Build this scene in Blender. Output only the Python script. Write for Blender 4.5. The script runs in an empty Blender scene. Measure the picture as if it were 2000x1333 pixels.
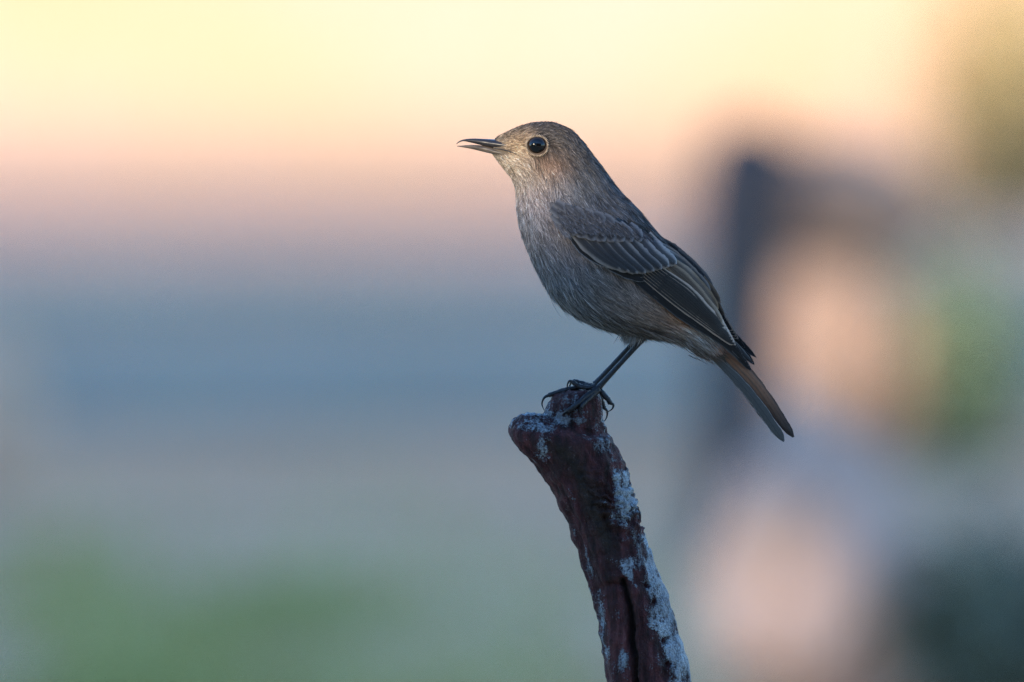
import bpy, bmesh, math, random
import numpy as np
from mathutils import Vector, noise
from mathutils.bvhtree import BVHTree

random.seed(4); rng = np.random.default_rng(4)
R = math.radians
S = bpy.context.scene
COL = S.collection

# ------------------------------------------------------------------ camera, sky, sun, exposure
CAM_H, PITCH, YB, LENS = 1.0, R(5.0), 5.7, 600.0
SUN_EL, SUN_AZ = R(16.0), R(35.0)            # sun low, behind the photographer's left shoulder
cam = bpy.data.cameras.new('camera'); cam.lens = LENS; cam.sensor_width = 36.0
cam.clip_start = 0.1; cam.clip_end = 2000
cam.dof.use_dof = True; cam.dof.focus_distance = 5.72; cam.dof.aperture_fstop = 8.0
co = bpy.data.objects.new('camera', cam); COL.objects.link(co)
co.location = (0, 0, CAM_H); co.rotation_euler = (R(90) - PITCH, 0, 0)
S.camera = co

W = bpy.data.worlds.new('World'); S.world = W; W.use_nodes = True
wn = W.node_tree; bg = wn.nodes['Background']
sky = wn.nodes.new('ShaderNodeTexSky'); sky.sky_type = 'NISHITA'; sky.sun_disc = False
sky.sun_elevation = SUN_EL; sky.sun_rotation = R(180) + SUN_AZ
sky.air_density = 1.0; sky.dust_density = 0.0; sky.ozone_density = 4.6
wn.links.new(sky.outputs[0], bg.inputs[0]); bg.inputs[1].default_value = 0.15

sl = bpy.data.lights.new('sun', 'SUN'); sl.energy = 2.0; sl.angle = R(0.5); sl.color = (1.0, 0.855, 0.65)
so = bpy.data.objects.new('sun', sl); COL.objects.link(so)
SUN = Vector((-math.sin(SUN_AZ) * math.cos(SUN_EL), -math.cos(SUN_AZ) * math.cos(SUN_EL), math.sin(SUN_EL)))
so.rotation_euler = SUN.to_track_quat('Z', 'Y').to_euler()
so.location = SUN * 30

vs = S.view_settings
vs.view_transform = 'Standard'; vs.look = 'None'; vs.exposure = 1.76; vs.gamma = 1.0; vs.use_curve_mapping = False
S.render.engine = 'CYCLES'
S.cycles.use_denoising = True
S.cycles.denoising_prefilter = 'NONE'
S.cycles.use_adaptive_sampling = False
S.cycles.max_bounces = 6
S.render.filter_size = 1.2 if hasattr(S.render, 'filter_size') else 1.5

# ------------------------------------------------------------------ picture pixel -> place
CP, SP = math.cos(PITCH), math.sin(PITCH)
F = LENS / 36.0 * 2000.0
def ray(px, py):
    u = (px - 1000.0) / F; v = (666.5 - py) / F
    return u, CP + v * SP, -SP + v * CP
KPX = YB / F / CP                       # metres per photo pixel at the perch
def Wd(p):
    """(n,3) array of px, py, depth (px, minus = towards camera) -> world, on the upright plane through the perch"""
    p = np.asarray(p, float).reshape(-1, 3)
    x, y, z = ray(p[:, 0], p[:, 1])
    t = YB / y
    return np.stack([x * t, YB + p[:, 2] * KPX, CAM_H + z * t], 1)
def G(px, py, h=0.0):
    """ground point under a pixel"""
    x, y, z = ray(px, py); t = (CAM_H - h) / -z
    return Vector((x * t, y * t, h))
def pxm(y):                              # metres per pixel at distance y
    return y / F

# ------------------------------------------------------------------ object helpers
def tag(o, label=None, cat=None, group=None, kind=None):
    if label: o['label'] = label
    if cat: o['category'] = cat
    if group: o['group'] = group
    if kind: o['kind'] = kind
    return o
def empty(name, loc):
    o = bpy.data.objects.new(name, None); COL.objects.link(o); o.location = loc
    o.empty_display_size = 0.02
    return o
def mesh_obj(name, verts, faces, mat, parent=None, origin=(0, 0, 0), smooth=True, uv=None, col=None, attr=None):
    v = np.asarray(verts, float).reshape(-1, 3) - np.asarray(origin, float)
    me = bpy.data.meshes.new(name)
    if isinstance(faces, np.ndarray):
        n = len(faces); k = faces.shape[1]
        me.vertices.add(len(v)); me.vertices.foreach_set('co', v.ravel())
        me.loops.add(n * k); me.loops.foreach_set('vertex_index', faces.astype(np.int32).ravel())
        me.polygons.add(n); me.polygons.foreach_set('loop_start', np.arange(0, n * k, k, dtype=np.int32))
        me.update(calc_edges=True)
    else:
        me.from_pydata(v.tolist(), [], faces)
    if smooth: me.polygons.foreach_set('use_smooth', np.ones(len(me.polygons), bool))
    if col is not None:
        a = me.attributes.new('col', 'FLOAT_COLOR', 'POINT')
        c = np.ones((len(v), 4)); c[:, :3] = col; a.data.foreach_set('color', c.ravel())
    for nm, arr in (attr or {}).items():
        a = me.attributes.new(nm, 'FLOAT', 'POINT'); a.data.foreach_set('value', np.asarray(arr, float))
    if uv is not None:
        l = me.uv_layers.new(name='UVMap'); li = np.empty(len(me.loops), np.int32)
        me.loops.foreach_get('vertex_index', li); l.data.foreach_set('uv', np.asarray(uv, float)[li].ravel())
    me.materials.append(mat); me.validate()
    o = bpy.data.objects.new(name, me); COL.objects.link(o)
    if parent: o.parent = parent
    return o

# ------------------------------------------------------------------ materials
class NB:
    def __init__(s, name):
        s.m = bpy.data.materials.new(name); s.m.use_nodes = True; s.t = s.m.node_tree
        s.b = s.t.nodes['Principled BSDF']
    def n(s, t, **k):
        o = s.t.nodes.new(t)
        for a, v in k.items(): setattr(o, a, v)
        return o
    def l(s, a, b): s.t.links.new(a, b)
    def put(s, node, key, v):
        if hasattr(v, 'links') or hasattr(v, 'is_linked'): s.l(v, node.inputs[key])
        else: node.inputs[key].default_value = v
    def math(s, op, a, b=0.0, clamp=False):
        o = s.n('ShaderNodeMath', operation=op, use_clamp=clamp); s.put(o, 0, a); s.put(o, 1, b); return o.outputs[0]
    def mix(s, f, a, b, bt='MIX'):
        o = s.n('ShaderNodeMix', data_type='RGBA', blend_type=bt)
        s.put(o, 0, f)
        for i, v in ((6, a), (7, b)):
            if isinstance(v, tuple): v = (*v[:3], 1)
            s.put(o, i, v)
        return o.outputs[2]
    def noise(s, scale, detail=5, rough=.55, vec=None, dist=0.0):
        o = s.n('ShaderNodeTexNoise'); o.inputs['Scale'].default_value = scale; o.inputs['Detail'].default_value = detail
        o.inputs['Roughness'].default_value = rough; o.inputs['Distortion'].default_value = dist
        if vec is not None: s.l(vec, o.inputs['Vector'])
        return o.outputs[0]
    def ramp(s, f, stops):
        o = s.n('ShaderNodeValToRGB'); e = o.color_ramp.elements
        while len(e) < len(stops): e.new(0.5)
        for q, (p, c) in zip(e, stops):
            q.position = p; q.color = (*c, 1) if isinstance(c, tuple) else (c, c, c, 1)
        s.l(f, o.inputs[0]); return o.outputs[0]
    def co(s, kind='Object', scale=None):
        o = s.n('ShaderNodeTexCoord').outputs[kind]
        if scale:
            m = s.n('ShaderNodeMapping'); m.inputs['Scale'].default_value = scale; s.l(o, m.inputs[0]); o = m.outputs[0]
        return o
    def bump(s, h, strength, dist):
        o = s.n('ShaderNodeBump'); o.inputs['Strength'].default_value = strength; o.inputs['Distance'].default_value = dist
        s.l(h, o.inputs['Height']); s.l(o.outputs[0], s.b.inputs['Normal'])
    def fin(s, color=None, rough=.6, spec=.3, **k):
        if color is not None: s.put(s.b, 'Base Color', (*color, 1) if isinstance(color, tuple) else color)
        s.put(s.b, 'Roughness', rough); s.put(s.b, 'Specular IOR Level', spec)
        for a, v in k.items(): s.b.inputs[a].default_value = v
        return s.m

def simple(name, c1, c2, scale, rough=.85, bump=0.0, bd=.002, spec=.2, vec=None):
    b = NB(name); f = b.noise(scale, 6, .6, b.co() if vec is None else b.co('Object', vec))
    if bump: b.bump(f, bump, bd)
    return b.fin(b.ramp(f, [(.3, c1), (.7, c2)]), rough, spec)

def plumage_mat():
    b = NB('plumage'); a = b.n('ShaderNodeAttribute', attribute_name='col')
    return b.fin(a.outputs['Color'], .62, .22)
def feather_mat(name, centre, fringe, fw=.25, soft=.25, bars=90.0, tip=0.0, dark_tip=None):
    b = NB(name); uv = b.n('ShaderNodeUVMap').outputs[0]
    sep = b.n('ShaderNodeSeparateXYZ'); b.l(uv, sep.inputs[0]); u, v = sep.outputs[0], sep.outputs[1]
    e = b.math('ABSOLUTE', b.math('MULTIPLY', b.math('SUBTRACT', v, .5), 2.0))
    oi = b.n('ShaderNodeObjectInfo')
    wob = b.math('MULTIPLY', b.math('SUBTRACT', b.noise(28, 3, .6, uv), .5), .3)
    e2 = b.math('ADD', e, wob)
    if tip:
        e2 = b.math('MAXIMUM', e2, b.math('ADD', b.math('MULTIPLY', b.math('SUBTRACT', u, 1 - tip), 1.0 / tip), wob))
    mask = b.n('ShaderNodeMapRange', interpolation_type='SMOOTHSTEP')
    b.l(e2, mask.inputs[0]); mask.inputs[1].default_value = 1 - fw - soft; mask.inputs[2].default_value = 1 - fw * .5
    # barbs run out and tipwards from the shaft
    cb = b.n('ShaderNodeCombineXYZ')
    b.l(b.math('SUBTRACT', u, b.math('MULTIPLY', e, .16)), cb.inputs[0]); b.l(b.math('MULTIPLY', v, .08), cb.inputs[1])
    b.l(b.math('MULTIPLY', oi.outputs['Random'], 9), cb.inputs[2])
    bn = b.noise(bars, 2, .5, cb.outputs[0])
    sh = b.n('ShaderNodeMapRange'); b.l(e, sh.inputs[0]); sh.inputs[1].default_value = .0; sh.inputs[2].default_value = .09
    sh.inputs[3].default_value = 1.0; sh.inputs[4].default_value = 0.0
    c = b.mix(mask.outputs[0], centre, fringe)
    if dark_tip:
        dt = b.n('ShaderNodeMapRange', interpolation_type='SMOOTHSTEP'); b.l(b.math('ADD', u, wob), dt.inputs[0])
        dt.inputs[1].default_value = dark_tip[0]; dt.inputs[2].default_value = dark_tip[1]
        c = b.mix(dt.outputs[0], c, dark_tip[2])
    val = b.math('ADD', b.math('MULTIPLY', bn, .9), .55)
    val = b.math('MULTIPLY', val, b.math('ADD', b.math('MULTIPLY', oi.outputs['Random'], .3), .85))
    vv = b.n('ShaderNodeCombineColor'); [b.l(val, vv.inputs[i]) for i in range(3)]
    c = b.mix(1.0, c, vv.outputs[0], 'MULTIPLY')
    c = b.mix(b.math('MULTIPLY', sh.outputs[0], .35), c, (.02, .016, .014))
    b.bump(b.math('ADD', bn, b.math('MULTIPLY', sh.outputs[0], .6)), .5, .0003)
    return b.fin(c, .6, .25)

M = {}
M['plumage'] = plumage_mat()
M['skin'] = simple('bird_skin', (.05, .045, .04), (.09, .08, .07), 300)
M['covert'] = feather_mat('covert_feather', (.06, .061, .07), (.15, .148, .156), .25, .6, 60, .4)
M['median'] = feather_mat('median_covert', (.035, .036, .044), (.19, .185, .195), .2, .45, 60, .3)
M['greater'] = feather_mat('greater_covert', (.042, .04, .041), (.25, .22, .20), .24, .45, 80, .1)
M['alula'] = feather_mat('alula', (.016, .015, .016), (.26, .26, .27), .12, .08, 80, .06)
M['flight'] = feather_mat('flight_feather', (.03, .025, .022), (.46, .35, .27), .34, .2, 110, .05)
M['primary'] = feather_mat('primary_feather', (.014, .013, .014), (.09, .085, .082), .16, .15, 110, .04)
M['tertial'] = feather_mat('tertial_feather', (.085, .055, .036), (.24, .165, .105), .25, .4, 90, .08)
M['tail'] = feather_mat('tail_feather', (.26, .13, .075), (.16, .10, .07), .14, .3, 110, 0, (.5, 1.0, (.05, .038, .033)))
M['tail_under'] = feather_mat('tail_under_feather', (.085, .08, .072), (.24, .225, .205), .07, .08, 120, .03)
b = NB('bill_horn'); bn = b.noise(900, 4, .6, b.co('Object', (.3, 1, 1)))
b.bump(bn, .25, .0002)
M['bill'] = b.fin(b.ramp(bn, [(.3, (.016, .014, .017)), (.75, (.04, .036, .038))]), .36, .5)
b = NB('bill_lower'); bn = b.noise(900, 4, .6, b.co('Object', (.3, 1, 1)))
b.bump(bn, .25, .0002)
M['bill2'] = b.fin(b.ramp(bn, [(.3, (.06, .046, .038)), (.75, (.17, .13, .10))]), .42, .45)
b = NB('eye'); a = b.n('ShaderNodeAttribute', attribute_name='col')
M['eye'] = b.fin(a.outputs['Color'], .07, .6)
M['lid'] = simple('eyelid', (.36, .25, .16), (.62, .48, .34), 2500, .7)
b = NB('leg_scale'); bn = b.noise(1400, 4, .65, b.co()); b.bump(bn, .8, .0004)
M['leg'] = b.fin(b.ramp(bn, [(.3, (.004, .0045, .006)), (.75, (.016, .019, .024))]), .33, .5)
M['claw'] = simple('claw_horn', (.008, .008, .009), (.02, .02, .022), 800, .35, spec=.5)

def perch_mat():
    b = NB('dead_wood'); oc = b.co('Object')
    lime_rimlight = b.n('ShaderNodeAttribute', attribute_name='lime_rimlight').outputs['Fac']
    blk = b.n('ShaderNodeAttribute', attribute_name='painted_shade').outputs['Fac']
    n1 = b.noise(120, 9, .7, oc); n2 = b.noise(60, 5, .6, oc, .6)
    gr = b.noise(320, 6, .65, b.co('Object', (1, 1, .22)))
    fine = b.noise(1500, 3, .6, oc)
    base = b.ramp(gr, [(.30, (.014, .008, .007)), (.50, (.065, .020, .021)), (.64, (.15, .048, .048)), (.8, (.24, .13, .12))])
    base = b.mix(b.math('MULTIPLY', blk, .95), base, b.ramp(n1, [(.35, (.008, .006, .005)), (.68, (.06, .042, .03))]))
    m = b.math('ADD', b.math('ADD', lime_rimlight, b.math('MULTIPLY', b.math('SUBTRACT', n1, .5), 2.6)), b.math('MULTIPLY', b.math('SUBTRACT', gr, .5), 1.7))
    m = b.math('ADD', m, b.math('MULTIPLY', b.math('SUBTRACT', fine, .5), .9))
    mr = b.n('ShaderNodeMapRange', interpolation_type='SMOOTHSTEP'); b.l(m, mr.inputs[0])
    mr.inputs[1].default_value = .42; mr.inputs[2].default_value = .82
    pale = b.ramp(n2, [(.3, (.20, .22, .24)), (.5, (.38, .46, .52)), (.7, (.58, .70, .78))])
    pale = b.mix(b.ramp(fine, [(.35, .7), (.6, .0)]), pale, (.16, .14, .13))
    c = b.mix(mr.outputs[0], base, pale)
    # scattered pale flecks of old bark
    fl = b.n('ShaderNodeMapRange'); b.l(b.noise(700, 4, .75, oc), fl.inputs[0]); fl.inputs[1].default_value = .62; fl.inputs[2].default_value = .74
    c = b.mix(b.math('MULTIPLY', fl.outputs[0], .5), c, (.22, .18, .17))
    h = b.math('ADD', b.math('ADD', b.math('MULTIPLY', gr, 1.0), b.math('MULTIPLY', n1, .9)), b.math('ADD', b.math('MULTIPLY', fine, .4), b.math('MULTIPLY', mr.outputs[0], .25)))
    b.bump(h, 1.0, .0026)
    return b.fin(c, b.ramp(n1, [(.3, .5), (.7, .8)]), .3)
M['perch'] = perch_mat()

# ------------------------------------------------------------------ setting: ground, path, wall, added shade screen
b = NB('soil'); oc = b.co('Object')
n1 = b.noise(5.5, 4, .6, oc); n2 = b.noise(60, 6, .65, oc)
c = b.mix(b.ramp(n2, [(.3, 0.0), (.7, .5)]), b.ramp(n1, [(.36, (.62, .40, .225)), (.6, (.86, .56, .35))]), (.60, .39, .23))
b.bump(n2, .6, .01); M['soil'] = b.fin(c, .95, .1)
b = NB('grey_gravel'); oc = b.co('Object'); n1 = b.noise(3, 4, .6, oc)
vo = b.n('ShaderNodeTexVoronoi'); vo.inputs['Scale'].default_value = 120; b.l(oc, vo.inputs[0])
c = b.mix(.35, b.ramp(n1, [(.35, (.30, .335, .265)), (.65, (.38, .41, .32))]), vo.outputs['Color'], 'SOFT_LIGHT')
b.bump(vo.outputs['Distance'], .7, .006); M['gravel'] = b.fin(c, .9, .15)
b = NB('pale_kerb_stone'); oc = b.co('Object'); n1 = b.noise(5, 5, .6, oc)
b.bump(b.noise(80, 5, .6, oc), .4, .004); M['kerb'] = b.fin(b.ramp(n1, [(.35, (.76, .52, .36)), (.65, (.84, .60, .43))]), .9, .15)
b = NB('cream_render'); oc = b.co('Object'); n1 = b.noise(1.6, 4, .55, oc); n2 = b.noise(40, 6, .6, oc)
c = b.ramp(n1, [(.38, (.74, .48, .29)), (.5, (.75, .50, .385)), (.62, (.76, .515, .43))])
b.bump(n2, .5, .006); M['render'] = b.fin(c, .92, .12)
M['coping'] = simple('coping_stone', (.45, .40, .34), (.6, .54, .47), 8, .9, .4, .004)
M['board'] = simple('screen_board', (.10, .075, .055), (.17, .13, .10), 6, .85, .4, .003, vec=(.15, 1, 6))

g = 400.0
gm = mesh_obj('ground', [(-g, -g, 0), (g, -g, 0), (g, g, 0), (-g, g, 0)], [(0, 1, 2, 3)], M['soil']); gm['kind'] = 'structure'

def strip(name, far_y, near_y, wob, mat, z, x0=-14, x1=14, n=220, seed=0.0):
    vs_, fs = [], []
    for i in range(n + 1):
        x = x0 + (x1 - x0) * i / n
        a = near_y(x) + wob * noise.noise((x * 3.1, seed, 0)) * 1.3 + wob * .5 * noise.noise((x * 11, seed, 3)); c_ = far_y(x)
        vs_ += [(x, a, z), (x, c_, z)]
        if i: fs.append((2 * i - 2, 2 * i, 2 * i + 1, 2 * i - 1))
    o = mesh_obj(name, vs_, fs, mat); o['kind'] = 'structure'; return o
D = lambda py: G(1000, py).y
PATH_FAR, PATH_NEAR, WALL_Y = D(566), D(835), D(440)
strip('path', lambda x: PATH_FAR, lambda x: PATH_NEAR + .10 * min(max(x * 2 + .1, -1), 1), .10, M['gravel'], .004, seed=2.0)

# kerb: a low pale step between the path and the wall
def box(x0, x1, y0, y1, z0, z1, bev=0.0):
    bm = bmesh.new(); bmesh.ops.create_cube(bm, size=1)
    for v in bm.verts:
        v.co = ((x0 + x1) / 2 + v.co.x * (x1 - x0), (y0 + y1) / 2 + v.co.y * (y1 - y0), (z0 + z1) / 2 + v.co.z * (z1 - z0))
    if bev: bmesh.ops.bevel(bm, geom=bm.edges[:], offset=bev, segments=2, profile=.5, affect='EDGES')
    return bm
def bm_obj(name, bm, mat, parent=None, origin=(0, 0, 0), smooth=False):
    bmesh.ops.translate(bm, verts=bm.verts, vec=-Vector(origin))
    me = bpy.data.meshes.new(name); bm.to_mesh(me); bm.free(); me.materials.append(mat)
    if smooth: me.polygons.foreach_set('use_smooth', np.ones(len(me.polygons), bool))
    o = bpy.data.objects.new(name, me); COL.objects.link(o)
    if parent: o.parent = parent
    else: o.location = origin
    return o
k = bm_obj('kerb', box(-14, 14, PATH_FAR, D(498), -.05, .022, .006), M['kerb']); k['kind'] = 'structure'

bd = strip('border', lambda x: WALL_Y, lambda x: D(498) + .01 + .10 * min(max(x * 3, 0), 1), .012, simple('dark_border_soil', (.20, .16, .15), (.30, .24, .22), 30, .95, .5, .006), .004, seed=5.0)
wroot = empty('garden_wall', (0, WALL_Y, 0))
tag(wroot, 'long cream rendered garden wall glowing in low sun beyond the path', 'wall')
bm_obj('wall_face', box(-14, 14, WALL_Y, WALL_Y + .24, -.1, .78), M['render'], wroot, (0, WALL_Y, 0))
for i in range(28):
    bm_obj('coping_stone', box(-14 + i, -13.006 + i, WALL_Y - .04, WALL_Y + .28, .78, .845, .008), M['coping'], wroot, (0, WALL_Y, 0))

# unseen board screen, added to put the bird and the near garden in shade
SCR_Y = 0.6
def screen_hit(P): return P + SUN * ((P.y - SCR_Y) / -SUN.y)
head = Vector(Wd([(1040, 262, -35)])[0]); slit = screen_hit(head).z
edge = Vector((0, WALL_Y, G(1000, 440).z)); ex, ey, ez = ray(1000, 345)
ptop = Vector((0, WALL_Y, CAM_H + ez * WALL_Y / ey)); TOP = screen_hit(ptop).z
sroot = empty('added_shade_screen', (-6, SCR_Y, 0))
tag(sroot, 'tall brown board screen, out of view, added to keep the bird and path in shade', 'screen')
SLIT = .046  # opening in the added screen, aimed to warm the bird's face with sun
# gaps cut in the added screen to aim sun patches at stones and limb
gaps = []
for gx, gy, gb, gw, gh in ((1800, 650, 905, .25, .055), (1565, 1180, 1390, .08, .065), (1650, 390, 1120, .09, .03)):
    gp = G(gx, gb); gq = gp.y / F; hp = screen_hit(Vector((gp.x, gp.y, (gb - gy) * gq)))
    gaps.append((hp.z - gh / 2, hp.z + gh / 2, hp.x - gw / 2, hp.x + gw / 2))
def board(z0, z1, x0, x1, i):
    bm_obj('board', box(x0, x1, SCR_Y - .012, SCR_Y + .012, z0 - .003, z1), M['board'], sroot, (-6, SCR_Y + (.003 if i % 2 else 0), 0))
zs = [-.05]; rows_ = []
cuts = sorted([(a, b_, c_, d_) for a, b_, c_, d_ in gaps] + [(slit - SLIT / 2, slit + SLIT / 2, None, None)])
zc = -.05; bi = 0
for a, b_, c_, d_ in cuts + [(TOP, TOP, None, None)]:
    n = max(1, round((a - zc) / .19)); h = (a - zc) / n
    for i in range(n):
        board(zc + i * h, zc + (i + 1) * h, -13, -1.6, bi); bi += 1
    if c_ is not None:
        board(a, b_, -13, c_, bi); board(a, b_, d_, -1.6, bi); bi += 1
    zc = b_
for i in range(7):
    x = -12.9 + i * 1.9
    bm_obj('post', box(x - .05, x + .05, SCR_Y - .115, SCR_Y - .0135, -.3, TOP - .02, .004), M['board'], sroot, (-6, SCR_Y, 0))
for i in range(24):                       # unseen return behind the camera, added to darken camera-facing sides
    h = (TOP + .05) / 24
    bm_obj('board', box(-1.60, 6.5, -1.212, -1.188, -.05 + i * h - .003, -.05 + (i + 1) * h), M['board'], sroot, (-6, SCR_Y + (.003 if i % 2 else 0), 0))
for i in range(4):
    bm_obj('post', box(-1.55 + i * 2.6, -1.45 + i * 2.6, -1.315, -1.2145, -.3, TOP - .02, .004), M['board'], sroot, (-6, SCR_Y, 0))

# ------------------------------------------------------------------ background things: stump, stones, plants
def cr(P, u):
    """Catmull-Rom through rows of P at parameter u in [0,1]"""
    P = np.asarray(P, float); n = len(P); Q = np.vstack([2 * P[0] - P[1], P, 2 * P[-1] - P[-2]])
    x = np.clip(np.asarray(u, float), 0, 1) * (n - 1); i = np.minimum(x.astype(int), n - 2); t = (x - i)[..., None]
    a, b_, c_, d = Q[i], Q[i + 1], Q[i + 2], Q[i + 3]
    return .5 * (2 * b_ + (c_ - a) * t + (2 * a - 5 * b_ + 4 * c_ - d) * t ** 2 + (3 * b_ - a - 3 * c_ + d) * t ** 3)
def ring_faces(nu, nv, cap=True):
    i, j = np.meshgrid(np.arange(nu - 1), np.arange(nv), indexing='ij'); j2 = (j + 1) % nv
    f = np.stack([i * nv + j, (i + 1) * nv + j, (i + 1) * nv + j2, i * nv + j2], -1).reshape(-1, 4)
    return f
def tube(path, rad, nu=12, nv=10, bump=0.0, flat=None):
    """closed tapering tube through points in any space"""
    path = np.asarray(path, float); u = np.linspace(0, 1, nu)
    P = cr(path, u); r = cr(np.asarray(rad, float)[:, None], u)[:, 0]
    T = np.gradient(P, axis=0); T /= np.linalg.norm(T, axis=1)[:, None] + 1e-12
    ref = np.array([0., 0, 1]) if abs(T[:, 2]).mean() < .8 else np.array([1., 0, 0])
    A = np.cross(T, ref); A /= np.linalg.norm(A, axis=1)[:, None]; B = np.cross(A, T)
    th = np.linspace(0, 2 * np.pi, nv, endpoint=False)
    rr = r[:, None] * (1 + bump * rng.uniform(-1, 1, (nu, nv)))
    V = P[:, None] + rr[..., None] * (np.cos(th)[None, :, None] * A[:, None] + np.sin(th)[None, :, None] * B[:, None])
    V = V.reshape(-1, 3); F_ = ring_faces(nu, nv).tolist()
    c0, c1 = len(V), len(V) + 1
    V = np.vstack([V, P[0] - T[0] * r[0] * .5, P[-1] + T[-1] * r[-1] * .5])
    for j in range(nv):
        F_.append((c0, j, (j + 1) % nv)); e = (nu - 1) * nv; F_.append((c1, e + (j + 1) % nv, e + j))
    return V, F_
def lump(name, centre, rx, ry, rz, mat, seed, amp=.16, sub=5, parent=None, origin=None):
    bm = bmesh.new(); bmesh.ops.create_icosphere(bm, subdivisions=sub, radius=1)
    for v in bm.verts:
        d = v.co.normalized()
        f = 1 + amp * noise.noise(d * 1.6 + Vector((seed, 0, 0))) + amp * .4 * noise.noise(d * 5 + Vector((0, seed, 0)))
        if d.z < -.55: f *= 1 - .5 * (-.55 - d.z)
        v.co = Vector((d.x * rx * f, d.y * ry * f, d.z * rz * f)) + Vector(centre)
    return bm_obj(name, bm, mat, parent, origin or (centre[0], centre[1], 0), True)

M['stone'] = simple('peach_sandstone', (.62, .34, .20), (.78, .47, .30), 30, .9, .5, .003)
M['stone2'] = simple('pink_sandstone', (.60, .40, .31), (.74, .52, .42), 22, .9, .5, .003)
M['stump'] = simple('dark_stump_bark', (.085, .07, .072), (.15, .125, .12), 45, .95, .8, .006, vec=(1, 1, .25))
M['stump_cut'] = simple('stump_cut_face', (.46, .27, .18), (.60, .36, .24), 60, .9, .3, .002)
M['leaf_green'] = simple('green_leaf', (.46, .54, .28), (.66, .70, .42), 20, .6)
M['leaf_dark'] = simple('dark_leaf', (.24, .27, .19), (.40, .41, .31), 20, .6)
M['leaf_dry'] = simple('straw_leaf', (.80, .62, .27), (.90, .74, .42), 20, .75)
M['stem'] = simple('plant_stem', (.07, .08, .035), (.13, .12, .06), 40, .8)
M['grass'] = simple('grass_blade', (.40, .42, .13), (.62, .58, .24), 6, .7)
M['grass2'] = simple('pale_grass_blade', (.74, .62, .36), (.86, .74, .45), 6, .7)

def at_px(px, py_base): return G(px, py_base)
# stump: upright dark trunk with a broad broken shoulder reaching right
p = at_px(1440, 1120); q = pxm(p.y)
st = empty('tree_stump', p)
tag(st, 'dark weathered stump with a broken shoulder behind the bird\'s tail', 'stump')
def stump_space(pts): return [(p.x + (a - 1440) * q, p.y + c * q, (1120 - b_) * q) for a, b_, c in pts]
V, F_ = tube(stump_space([(1425, 1140, 0), (1430, 950, 0), (1438, 700, 0), (1446, 500, 0), (1458, 370, 0), (1470, 258, 0)]), [r * q for r in (84, 70, 70, 88, 98, 84)], 40, 28, .05)
mesh_obj('trunk', V, F_, M['stump'], st, p)
V, F_ = tube(stump_space([(1490, 450, 60), (1560, 405, 90), (1640, 400, 100), (1730, 415, 100), (1810, 440, 90)]), [r * q for r in (80, 118, 128, 110, 70)], 30, 24, .06)
sh = mesh_obj('broken_limb', V, F_, M['stump_cut'], st, p)
def stone(px, py, py_base, wpx, hpx, mat, seed, label):
    c_ = at_px(px, py_base); q = pxm(c_.y)
    o = lump('stone', (c_.x, c_.y, (py_base - py) * q), wpx * q, wpx * q * .85, hpx * q, mat, seed, .42)
    tag(o, label, 'stone'); return o
stone(1655, 705, 905, 140, 225, M['stone'], 1.0, 'uneven peach sandstone standing at the foot of the dark stump')
stone(1580, 1140, 1390, 175, 300, M['stone2'], 7.3, 'large pinkish stone low in front of the stump, beside dark leaves')
stone(-30, 800, 960, 95, 190, M['kerb'], 12.0, 'pale grey stone at the edge of the grey path, away from the bird')

def plant(name, base, h, rad, n_st, leaves, lw, ll, mat, label, cat='plant', droop=.4, seed=1):
    rs = random.Random(seed); root = empty(name, base); tag(root, label, cat)
    sv, sf, lv, lf = [], [], [], []
    for i in range(n_st):
        a = rs.uniform(0, 6.283); rr = rad * math.sqrt(rs.random()); hh = h * rs.uniform(.65, 1.05) * (1 - .35 * (rr / rad) ** 2)
        b0 = Vector((math.cos(a) * rr * .35, math.sin(a) * rr * .35, -.005)); t0 = Vector((math.cos(a) * rr, math.sin(a) * rr, hh))
        mid = (b0 + t0) / 2 + Vector((rs.uniform(-.1, .1) * rad, rs.uniform(-.1, .1) * rad, h * .05))
        V, F_ = tube([b0, mid, t0], [.0025, .002, .001], 7, 5)
        o = len(sv); sv += V.tolist(); sf += [tuple(x + o for x in f) for f in F_]
        for k_ in range(leaves):
            s_ = rs.uniform(.12, 1); pt = (b0 * (1 - s_) ** 2 + mid * 2 * s_ * (1 - s_) + t0 * s_ ** 2)
            aa = rs.uniform(0, 6.283); el = rs.uniform(-.3, .9); d = Vector((math.cos(aa) * math.cos(el), math.sin(aa) * math.cos(el), math.sin(el)))
            side = d.cross(Vector((rs.uniform(-.4, .4), rs.uniform(-.4, .4), 1))).normalized()
            L, w = ll * rs.uniform(.6, 1.2), lw * rs.uniform(.7, 1.2); o = len(lv)
            pm = pt + d * L * .5; pe = pt + d * L - Vector((0, 0, droop * L))
            lv += [tuple(pt), tuple(pm + side * w), tuple(pe), tuple(pm - side * w)]; lf += [(o, o + 1, o + 2), (o, o + 2, o + 3)]
    mesh_obj('stem', sv, sf, M['stem'], root)
    f_ = mesh_obj('foliage', lv, lf, mat, root, smooth=False); f_['kind'] = 'stuff'
    return root
b0 = at_px(1880, 900); q = pxm(b0.y)
plant('leafy_plant', b0, 480 * q, 190 * q, 30, 22, .006, .026, M['leaf_green'], 'fresh green leafy plant beside the peach stone', seed=3)
b0 = at_px(1945, 1400); q = pxm(b0.y)
plant('dark_shrub', b0, 480 * q, 260 * q, 36, 18, .006, .024, M['leaf_dark'], 'low dark leafy shrub beside the large pinkish stone', 'shrub', seed=5)
b0 = Vector((G(1985, 455).x, WALL_Y - .16, 0)); q = pxm(b0.y)
plant('dry_shrub', b0, 640 * q, 210 * q, 40, 20, .006, .035, M['leaf_dry'], 'straw yellow shrub standing against the sunlit cream wall', 'shrub', seed=9)

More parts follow.
